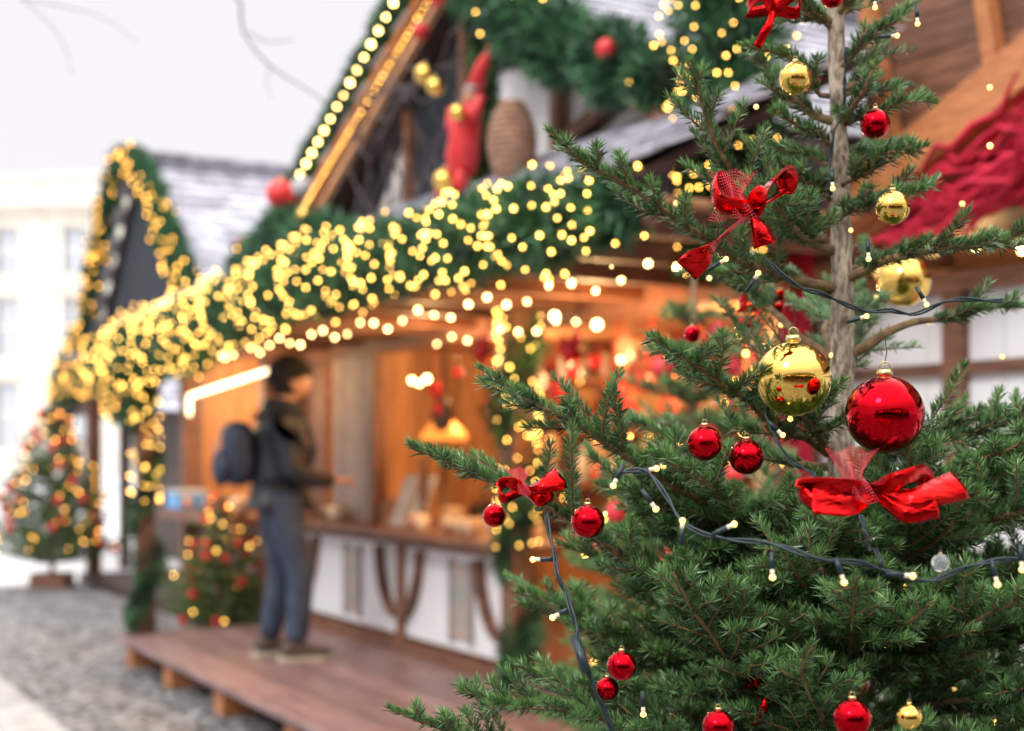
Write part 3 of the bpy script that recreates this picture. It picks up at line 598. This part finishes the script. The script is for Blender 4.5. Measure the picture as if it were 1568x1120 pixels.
F.build(ft,M['needle'])
def Pt(px,py,Y): return Vector(((px-784)*Y/2178,Y,1.4-(py-690)*Y/2178))
for px,py,r,c,Y in [(1355,635,60,'red',1.50),(1215,580,58,'gold',1.58),(1079,679,27,'red',1.50),(1143,700,27,'red',1.55),(900,799,26,'red',1.46),(952,1020,23,'red',1.42),(1218,120,25,'gold',1.7),(1340,190,23,'red',1.74),(1367,318,26,'gold',1.64),(1305,1100,30,'red',1.33),(1100,1112,25,'red',1.36),(1275,-8,20,'red',1.72),(757,790,18,'red',1.72),(1392,1098,20,'gold',1.36),(1440,862,14,'glass',1.34),(1060,512,13,'red',2.0),(1240,120,18,'red',1.85),(930,1055,18,'red',1.6),(1245,365,14,'red',1.9),(1385,430,40,'gold',2.3),(1140,500,15,'red',2.0),(1240,600,18,'red',1.72)]:
    ball('%s_christmas_bauble'%{'red':'red','gold':'gold','glass':'glass'}[c],I4,Pt(px,py,Y),r*Y/2178,M[c])
# ribbons
def ribbon(part,pts,w,wd=(0,0,1),twist=0):
    c=cat(pts,.004); n=len(c); V=[];Fc=[]; wd=Vector(wd)
    for i in range(n):
        t=Vector(c[min(i+1,n-1)]-c[max(i-1,0)]).normalized(); s=(wd-t*wd.dot(t)).normalized(); q=t.cross(s); a=twist*i/n; s=s*math.cos(a)+q*math.sin(a)
        ww=w(i/(n-1)) if callable(w) else w; mid=Vector(c[i]); V+= [mid-s*ww,mid-s*ww*.4+q*ww*.28,mid+s*ww*.3+q*ww*.1,mid+s*ww-q*ww*.15]
    for i in range(n-1):
        for k in range(3): o=i*4+k; Fc.append((o,o+1,o+5,o+4))
    part.add(V,Fc)
def solid(o,t=.0006): md=o.modifiers.new('s','SOLIDIFY'); md.thickness=t
def tulle(parent,c,s,ax=(1,0,0)):
    n=18; c=Vector(c); V=[];Fc=[]
    for i in range(n+1):
        for j in range(n+1):
            x=(i/n-.5)*2;y=(j/n-.5)*2; f=.35+.65*abs(y)
            V.append(c+Vector((x*s*f,.35*s*math.sin(x*7+y*3)*.5,y*s+.1*s*math.cos(x*5))))
    for i in range(n):
        for j in range(n): a=i*(n+1)+j; Fc.append((a,a+1,a+n+2,a+n+1))
    o=Part('tulle_mesh',M['tulle']).add(V,Fc).build(parent); md=o.modifiers.new('w','WIREFRAME'); md.thickness=.0005
def bow(name,parts,tul=None,ts=.03):
    e=empty(name,parts[0][0][0]); p=Part('ribbon_loops',M['ribbon'])
    for pts,w,wd,tw in parts: ribbon(p,pts,w,wd,tw)
    o=p.build(e,I4,True); solid(o)
    if tul is not None: tulle(e,tul,ts)
Y=1.53
k=Pt(1150,325,Y)
bow('red_ribbon_bow',[([k,Pt(1175,285,Y-.02),Pt(1198,265,Y),Pt(1197,295,Y+.02),k],.014,(.5,-.8,.3),0),
 ([k,Pt(1162,345,Y-.01),Pt(1172,376,Y-.01)],lambda t:.005+.008*t,(1,.2,0),.3),
 ([k,Pt(1125,345,Y-.01),Pt(1090,378,Y-.02),Pt(1050,415,Y-.01)],lambda t:.007+.008*t,(.5,-.3,.6),.2),
 ([k,Pt(1120,290,Y+.01),Pt(1095,275,Y),Pt(1100,310,Y-.02),k],.012,(0,-.8,.5),0)],Pt(1122,300,Y-.01),.026)
Y=1.33
k=Pt(1340,757,Y)
bow('red_ribbon_bow',[([k,Pt(1290,745,Y-.03),Pt(1225,748,Y-.01),Pt(1260,775,Y-.02),k],.009,(0,-.5,.9),.2),
 ([k,Pt(1300,775,Y-.03),Pt(1245,768,Y-.04)],lambda t:.005+.008*t,(0,.3,1),.2),
 ([k,Pt(1400,764,Y-.03),Pt(1472,742,Y-.01)],lambda t:.006+.009*t,(0,.2,1),-.3),
 ([k,Pt(1380,735,Y-.02),Pt(1412,728,Y),Pt(1405,760,Y+.01),k],.010,(.1,-.6,.8),0),
 ([k,Pt(1385,785,Y-.03),Pt(1435,776,Y-.03)],lambda t:.005+.006*t,(0,.3,1),.3)],Pt(1305,728,Y-.02),.024)
Y=1.47
k=Pt(805,752,Y)
bow('red_ribbon_bow',[([k,Pt(780,738,Y-.02),Pt(765,745,Y-.01),Pt(770,765,Y-.02),k],.006,(0,-.5,.9),.2),
 ([k,Pt(830,745,Y-.02),Pt(860,732,Y-.01)],lambda t:.004+.008*t,(0,.2,1),-.3),([k,Pt(825,765,Y-.02),Pt(845,755,Y-.01)],lambda t:.004+.005*t,(0,.3,1),.5)],Pt(795,738,Y-.01),.014)
for px,py,Y in ((1185,15,1.7),(1165,470,2.0),(1180,1050,1.62)):
    k=Pt(px,py,Y); bow('red_ribbon_bow',[([k,k+Vector((.025,-.02,.015)),k+Vector((.03,.01,.0)),k],.007,(0,-.5,.9),.2),([k,k+Vector((-.02,-.02,.012)),k+Vector((-.03,.01,.0)),k],.007,(0,-.5,.9),.2),([k,k+Vector((-.01,-.01,-.025)),k+Vector((-.02,0,-.045))],.005,(1,0,.3),.5)])
# light string
ls=empty('fairy_light_string',Pt(1290,850,1.4))
cab=Part('cable',M['wire'])
def cable(pts,amp=.0016):
    c=cat(pts,.006); n=len(c)
    c=c+np.stack([np.interp(np.linspace(0,1,n),np.linspace(0,1,12),rng.normal(0,.002,12)) for _ in range(3)],1)
    for ph in (0,math.pi):
        pp=[]
        for i in range(n):
            t=Vector(c[min(i+1,n-1)]-c[max(i-1,0)]).normalized(); s=t.cross(Vector((0,0,1))).normalized(); q=t.cross(s); a=i*.42+ph; pp.append(Vector(c[i])+s*amp*math.cos(a)+q*amp*math.sin(a))
        cab.tube(pp,.0013,6)
cable([Pt(948,715,1.42),Pt(985,725,1.4),Pt(1020,765,1.38),Pt(1050,805,1.36),Pt(1110,825,1.34),Pt(1190,833,1.32),Pt(1260,855,1.3),Pt(1320,858,1.3),Pt(1350,868,1.3),Pt(1420,890,1.3),Pt(1490,868,1.3),Pt(1580,850,1.32)])
cable([Pt(842,790,1.46),Pt(850,860,1.44),Pt(872,930,1.42),Pt(895,1010,1.4),Pt(920,1070,1.4),Pt(940,1130,1.4)])
cable([Pt(1175,395,1.58),Pt(1215,430,1.57),Pt(1300,468,1.6),Pt(1390,480,1.62),Pt(1450,460,1.62),Pt(1540,462,1.62)])
cable([Pt(1180,600,1.62),Pt(1182,660,1.6),Pt(1210,705,1.56),Pt(1250,730,1.5)],.0012)
cable([Pt(1296,70,1.76),Pt(1290,160,1.77),Pt(1270,230,1.77),Pt(1272,300,1.76)],.0012)
cable([Pt(1320,790,1.36),Pt(1330,830,1.33),Pt(1350,865,1.3)],.0012)
led_glass=Part('led_caps',M['ledcap']); led_core=Part('led_bulbs',M['led'])
def led(px,py,dx,dy,Y):
    b=Pt(px,py,Y); d=Vector((dx,-.2,-dy)).normalized(); cab.tube([b-d*.022,b-d*.006],[.0022,.0027],8)
    led_glass.tube([b-d*.006,b-d*.001],[.0022,.0022],8); led_core.tube([b-d*.001,b+d*.001,b+d*.003,b+d*.0045],[.0020,.0032,.003,.0008],8)
for q in [(940,742,-.5,1,1.4),(1003,718,1,-.2,1.4),(1122,804,1,-.5,1.33),(1183,882,0,1,1.31),(1395,882,1,.1,1.28),(1292,890,.3,1,1.29),(1527,893,.2,1,1.3),(1418,465,.5,1,1.6),(1275,287,0,1,1.7),(1003,778,.7,1,1.37),(848,945,-1,.5,1.42),(818,857,-1,0,1.44),(1197,665,.6,.6,1.55),(1330,395,0,1,1.62),(1565,870,0,1,1.3),(1340,10,0,1,1.7),(1160,420,.6,-1,1.57),(1110,398,1,-.6,1.57),(1325,485,1,-.3,1.6),(985,1092,0,1,1.45),(1210,640,0,1,1.6),(1045,800,0,-1,1.36),(1405,35,0,1,1.7),(1372,55,1,0,1.75)]: led(*q)
cab.tube([Pt(880,975,1.41),Pt(898,1030,1.39)],.005,10)
cab.build(ls,I4,True); led_glass.build(ls,I4,True); led_core.build(ls,I4,True)
# second string deeper in the crown
bulbs('crown_bulbs',[(TX+random.uniform(-.3,.3),TY+random.uniform(-.15,.25),z) for z in (1.0,1.05,1.09,1.12,1.16,1.2,1.23,1.26,1.29,1.32,1.38,1.45,1.52,1.58,1.62,1.66,1.7,1.75,1.8,1.86,1.9) for _ in range(2)],.0038,M['led'],ls,I4)
# ------------------------------------------------------------------ background firs
def small_tree(name,x,y,z0,h,r,nb,m=M['needle2'],balls=10,bm=None,br=.0052,base=True,dens=520,nl=.03,brad=.028,ntop=.98):
    e=empty(name,(x,y,z0)); G=Fir(nl=nl,nw=.0022,dens=dens,spacing=.05,maxside=.2); Part('trunk',M['twig']).tube([(x,y,z0),(x,y,z0+h)],[.03,.006],8).build(e,I4,True); tips=[]
    lv=int(h/.11)
    for k in range(lv):
        q=k/lv; z=z0+h*(.12+.86*q); L=r*(1-q)**.8+.05; n=8 if q<.6 else 6; o=random.random()*6
        for j in range(n):
            a=o+6.283*j/n+random.uniform(-.3,.3); l=L*random.uniform(.75,1.15); c,s=math.cos(a),math.sin(a)
            pts=[(x,y,z),(x+c*l*.5,y+s*l*.5,z+.02+.1*l),(x+c*l,y+s*l,z+.32*l)]; G.branch(pts,.006,.1,lvl=0); tips.append(Vector(pts[1])*.4+Vector(pts[2])*.6)
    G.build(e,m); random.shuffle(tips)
    bulbs('bulbs',[t+Vector((random.uniform(-.06,.06),random.uniform(-.06,.06),-.02+random.uniform(-.04,.05))) for t in (tips*3)[:nb]],br,bm or M['bulb'],e)
    p=Part('baubles',M['redm'])
    for t in tips[:balls]: p.sphere(t+Vector((0,0,-.04)),brad,14,10)
    if balls: p.build(e,I4,True)
    if base:
        p=Part('stand_box',M['wood']); p.box((x-.18,y-.18,z0-.0),(x+.18,y+.18,z0+.14)); p.build(e,I4)
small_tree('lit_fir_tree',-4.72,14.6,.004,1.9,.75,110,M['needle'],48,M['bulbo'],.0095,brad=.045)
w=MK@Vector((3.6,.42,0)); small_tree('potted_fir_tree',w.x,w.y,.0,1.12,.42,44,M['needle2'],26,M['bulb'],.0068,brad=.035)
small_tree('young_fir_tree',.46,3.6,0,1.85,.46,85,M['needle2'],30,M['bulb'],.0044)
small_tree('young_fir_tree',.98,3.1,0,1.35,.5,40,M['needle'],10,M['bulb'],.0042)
# ------------------------------------------------------------------ bare tree over the plaza
e=empty('bare_tree',(-5.2,5.5,0)); p=Part('limbs',M['dbark'])
def limb(a,d,ln,r,lv):
    pts=[a]; rr=[r]
    for j in range(6):
        d=(d+Vector((random.uniform(-.2,.2),random.uniform(-.2,.2),random.uniform(-.14,.12)))).normalized(); a=a+d*ln/6; pts.append(a); rr.append(r*(1-.13*(j+1)))
        if lv>0 and j>0:
            for _ in range(1 if lv<3 else 2): limb(a,(d+Vector((random.uniform(-.9,.9),random.uniform(-.9,.9),random.uniform(-.5,.5)))).normalized(),ln*random.uniform(.4,.6),rr[-1]*.5,lv-1)
    p.tube(pts,rr,5)
p.tube([(-5.2,5.5,0),(-5.25,5.5,1.5),(-5.15,5.55,3.2),(-5.1,5.5,4.2)],[.2,.15,.13,.1],12)
limb(Vector((-5.15,5.5,3.4)),Vector((.9,.15,.2)),2.2,.06,2); limb(Vector((-5.1,5.5,4.0)),Vector((.5,-.3,.7)),2,.06,2); limb(Vector((-5.15,5.5,3.8)),Vector((-.8,.3,.5)),2,.06,2)
for P_,ra,rb in ([[(-1.6,5.5,3.5),(-1.1,5.5,3.2),(-1.04,5.5,3.02),(-.93,5.48,2.88),(-.75,5.45,2.76),(-.66,5.45,2.68)],.008,.0022],[[(-1.02,5.5,3.02),(-.95,5.5,2.98),(-.84,5.5,2.99)],.003,.0015],[[(-.93,5.48,2.88),(-.95,5.5,2.82),(-.93,5.5,2.76)],.002,.001],[[(-2.2,5.5,3.4),(-1.9,5.5,3.15),(-1.75,5.5,3.0),(-1.7,5.5,2.85)],.0025,.001],[[(-1.9,5.5,3.15),(-1.6,5.5,3.08),(-1.45,5.5,2.98)],.0022,.001]): p.tube([tuple(q) for q in cat(P_,.05)],list(np.linspace(ra,rb,len(cat(P_,.05)))),5)
p.tube([(-5.1,5.5,4.1),(-3.5,5.5,4.1),(-2.2,5.5,3.8),(-1.6,5.5,3.5)],[.06,.04,.025,.010],6)
p.tube([(-2.4,5.5,3.85),(-2.2,5.5,3.4)],[.015,.003],6)
p.build(e,I4,True)
# ------------------------------------------------------------------ person
WP=MK@Matrix.Translation((1.43,.74,.2))@Matrix.Rotation(math.radians(-90-8),4,'Z')@Matrix.Diagonal((1.1,1.1,.985,1))   # local +x faces the counter
pm=empty('standing_man',(0,0,0),WP)
def skin(name,J,E,root,m,sub=2):
    ks=list(J); me=bpy.data.meshes.new(name); me.from_pydata([J[k][0] for k in ks],[(ks.index(a),ks.index(b)) for a,b in E],[]); me.materials.append(m)
    o=bpy.data.objects.new(name,me); sc.collection.objects.link(o); attach(o,pm,WP); md=o.modifiers.new('skin','SKIN'); md.use_smooth_shade=True
    for i,k in enumerate(ks):
        r=J[k][1]; sv=me.skin_vertices[0].data[i]; sv.radius=r if isinstance(r,tuple) else (r,r); sv.use_root=(k==root)
    s=o.modifiers.new('sub','SUBSURF'); s.levels=sub; s.render_levels=sub; return o
J={'pel':((0,0,.93),(.135,.15)),'w':((0,0,1.03),(.12,.135)),'hl':((0,.095,.86),.108),'tl':((.015,.1,.68),.09),'kl':((.03,.105,.49),.074),'cl':((0,.11,.3),.07),'al':((-.03,.115,.09),.064),
 'hr':((0,-.095,.86),.108),'tr':((.05,-.1,.68),.09),'kr':((.09,-.105,.49),.074),'cr':((.08,-.11,.3),.07),'ar':((.06,-.12,.09),.064)}
skin('jeans',J,[('w','pel'),('pel','hl'),('hl','tl'),('tl','kl'),('kl','cl'),('cl','al'),('pel','hr'),('hr','tr'),('tr','kr'),('kr','cr'),('cr','ar')],'pel',M['jeans'])
J={'hem':((0,0,.88),(.175,.165)),'b':((0,0,1.03),(.16,.155)),'c':((0,0,1.2),(.16,.16)),'s':((-.01,0,1.36),(.15,.15)),'n':((.01,0,1.46),(.085,.085)),'col':((.025,0,1.53),.075)}
for s,k in ((1,'l'),(-1,'r')): J.update({'sh'+k:((-.01,s*.16,1.375),.09),'u'+k:((-.0,s*.215,1.24),.073),'e'+k:((.02,s*.235,1.1),.066),'f'+k:((.14,s*.2,1.05),.056),'w'+k:((.25,s*.14,1.04),.045)})
E=[('hem','b'),('b','c'),('c','s'),('s','n'),('n','col')]
for k in 'lr': E+=[('s','sh'+k),('sh'+k,'u'+k),('u'+k,'e'+k),('e'+k,'f'+k),('f'+k,'w'+k)]
skin('jacket',J,E,'b',M['jacket'])
for s,k in ((1,'l'),(-1,'r')):
    w=Vector((.255,s*.14,1.04)); f=Vector((.9,-s*.42,.05)).normalized(); sd=Vector((0,0,1)).cross(f).normalized()
    J={'w':(tuple(w),.026),'p':(tuple(w+f*.045),(.03,.022)),'p2':(tuple(w+f*.075),(.032,.02))}; E=[('w','p'),('p','p2')]
    for i,(o,l) in enumerate(((-.028,.062),(-.01,.074),(.01,.07),(.028,.056))):
        b=w+f*.08+sd*o; a1=b+f*l*.5+Vector((0,0,-.006)); a2=b+f*l*.85+Vector((0,0,-.03)); 
        J.update({'a%d'%i:(tuple(b),.010),'b%d'%i:(tuple(a1),.009),'c%d'%i:(tuple(a2),.007)}); E+=[('p2','a%d'%i),('a%d'%i,'b%d'%i),('b%d'%i,'c%d'%i)]
    b=w+f*.03-sd*s*.03; J.update({'t0':(tuple(b),.012),'t1':(tuple(b+f*.03-sd*s*.022+Vector((0,0,.012))),.010),'t2':(tuple(b+f*.058-sd*s*.02+Vector((0,0,.012))),.008)}); E+=[('p','t0'),('t0','t1'),('t1','t2')]
    skin('hand_'+k,J,E,'w',M['skin'],1)
hc=Vector((.065,0,1.625))
def hf(d):
    r=1.0
    if d.z<0: r*=1-.10*abs(d.z)
    if d.x>0 and abs(d.y)<.35: r*=1+.03
    if d.x>0 and -.75<d.z<-.45: r*=1.06
    return r
p=Part('head',M['skin']); p.sphere(hc,.1,24,18,(.97,.78,1.2),hf)
p.tube([(.03,0,1.45),(.035,0,1.52),(.045,0,1.58)],[.058,.054,.056],14)
p.add([(hc.x+.09,0,hc.z+.02),(hc.x+.118,0,hc.z-.022),(hc.x+.09,.017,hc.z-.028),(hc.x+.09,-.017,hc.z-.028),(hc.x+.088,0,hc.z-.036)],[(0,2,1),(0,1,3),(1,2,4),(1,4,3),(0,3,2)])
for s in (-1,1): p.sphere((hc.x-.005,s*.079,hc.z-.01),.03,10,8,(.7,.3,1.1))
p.build(pm,WP,True)
p=Part('eyes',M['paper']); [p.sphere((hc.x+.083,s*.03,hc.z+.008),.012,10,8) for s in (-1,1)]; p.build(pm,WP,True)
p=Part('pupils',M['black']); [p.sphere((hc.x+.093,s*.03,hc.z+.008),.0045,8,6) for s in (-1,1)]; [p.tube([(hc.x+.088,s*.018,hc.z+.03),(hc.x+.088,s*.045,hc.z+.03)],.004,6) for s in (-1,1)]; p.build(pm,WP,True)
p=Part('lips',M['redm']); p.sphere((hc.x+.092,0,hc.z-.06),.02,12,6,(.4,1,.3)); p.build(pm,WP,True)
p=Part('short_hair',M['black']); p.sphere(hc+Vector((-.02,0,-.005)),.1,20,14,(.93,.82,1.08),lambda d:1.0 if d.x<.25 else .85); p.build(pm,WP,True)
p=Part('beanie',M['black']); p.sphere(hc+Vector((-.012,0,.035)),.112,24,14,(1.04,.9,1.10),lambda d:1.0 if d.z>-.35+.35*d.x else .8); p.tube([hc+Vector((-.012+.108*math.cos(a),.093*math.sin(a),.03+.03*math.cos(a))) for a in np.linspace(0,6.283,25)],.019,8); p.build(pm,WP,True)
p=Part('hood',M['jacket']); p.tube([(.03+.085*math.cos(a),.085*math.sin(a),1.475-.015*math.cos(a)) for a in np.linspace(.7,5.58,20)],[.02]+[.036]*18+[.02],10); p.build(pm,WP,True)
for s,dx in ((1,-.03),(-1,.06)):
    p=Part('shoe',M['shoe']); y=s*.117
    p.tube([(dx-.075,y,.05),(dx-.05,y,.062),(dx+.02,y,.06),(dx+.1,y,.045),(dx+.16,y,.04),(dx+.195,y,.036)],[.022,.044,.046,.04,.034,.014],12); p.tube([(dx-.02,y,.05),(dx-.025,y,.11)],[.045,.05],12); p.build(pm,WP,True)
    p=Part('sole',M['sole']); pl=[(dx-.09,y-.028,0),(dx-.06,y-.04,0),(dx+.06,y-.038,0),(dx+.13,y-.046,0),(dx+.19,y-.026,0),(dx+.205,y,0),(dx+.19,y+.026,0),(dx+.13,y+.046,0),(dx+.06,y+.038,0),(dx-.06,y+.04,0),(dx-.09,y+.028,0)]; p.prism([(a,b,.001) for a,b,c in pl],(0,0,.026)); p.build(pm,WP,bevel=.004)
p=Part('backpack',M['pack']); p.sphere((-.215,0,1.2),.17,20,14,(.62,.86,1.35),lambda d:1/max(abs(d.x)**3+abs(d.y)**3+abs(d.z)**3,1e-3)**(1/3)*.82); p.sphere((-.30,0,1.12),.1,16,10,(.5,1.1,1.1)); p.build(pm,WP,True)
p=Part('backpack_straps',M['pack'])
for s in (-1,1):
    c=cat([(-.12,s*.09,1.40),(-.02,s*.12,1.475),(.09,s*.12,1.42),(.15,s*.12,1.26),(.11,s*.16,1.12),(-.06,s*.17,1.06),(-.14,s*.12,1.05)],.02)
    for a,b in zip(c,c[1:]): p.beam(a,b,.045,.014,(s*.3,.0,1))
p.build(pm,WP)
Part('backpack_cord',M['paper']).tube([(-.27,.1,1.38),(-.31,.115,1.25),(-.33,.1,1.12)],.006,6).build(pm,WP)
# ------------------------------------------------------------------ sky, sun, camera
w=bpy.data.worlds.new('World'); sc.world=w; w.use_nodes=True; nt=w.node_tree; N=nt.nodes; L=nt.links
bg=N['Background']; bg.inputs['Strength'].default_value=.1
sky=N.new('ShaderNodeTexSky'); sky.sky_type='NISHITA'; sky.sun_disc=False; sky.sun_elevation=math.radians(38); sky.sun_rotation=math.radians(217); sky.dust_density=4
tc=N.new('ShaderNodeTexCoord'); sx=N.new('ShaderNodeSeparateXYZ'); L.new(tc.outputs['Generated'],sx.inputs[0])
cr=N.new('ShaderNodeValToRGB'); e_=cr.color_ramp.elements; e_[0].position=0; e_[0].color=(.32,.308,.318,1); e_[1].position=.75; e_[1].color=(1,1,1.0,1)
q=e_.new(.3); q.color=(.318,.306,.322,1); q=e_.new(.05); q.color=(.33,.318,.324,1); q=e_.new(.42); q.color=(.5,.49,.5,1)
L.new(sx.outputs[2],cr.inputs[0]); vm=N.new('ShaderNodeVectorMath'); vm.operation='SCALE'; vm.inputs['Scale'].default_value=31; L.new(cr.outputs[0],vm.inputs[0])
mx=N.new('ShaderNodeMix'); mx.data_type='RGBA'; mx.inputs[0].default_value=.95; L.new(sky.outputs[0],mx.inputs[6]); L.new(vm.outputs[0],mx.inputs[7]); L.new(mx.outputs[2],bg.inputs['Color'])
s=bpy.data.lights.new('sun','SUN'); s.energy=1.5; s.angle=math.radians(14); s.color=(1,.97,.93); so=bpy.data.objects.new('sun',s); sc.collection.objects.link(so)
so.rotation_euler=Vector((.45,.6,-.62)).to_track_quat('-Z','Y').to_euler()
cam=bpy.data.cameras.new('camera'); co=bpy.data.objects.new('camera',cam); sc.collection.objects.link(co); sc.camera=co
co.location=(0,0,1.4); co.rotation_euler=(math.radians(90),0,0); cam.lens=50; cam.sensor_width=36; cam.shift_y=130/1568; cam.clip_end=1000; cam.clip_start=.05
cam.dof.use_dof=True; cam.dof.focus_distance=1.52; cam.dof.aperture_fstop=3.5
sc.view_settings.view_transform='Standard'; sc.view_settings.look='None'; sc.view_settings.exposure=0
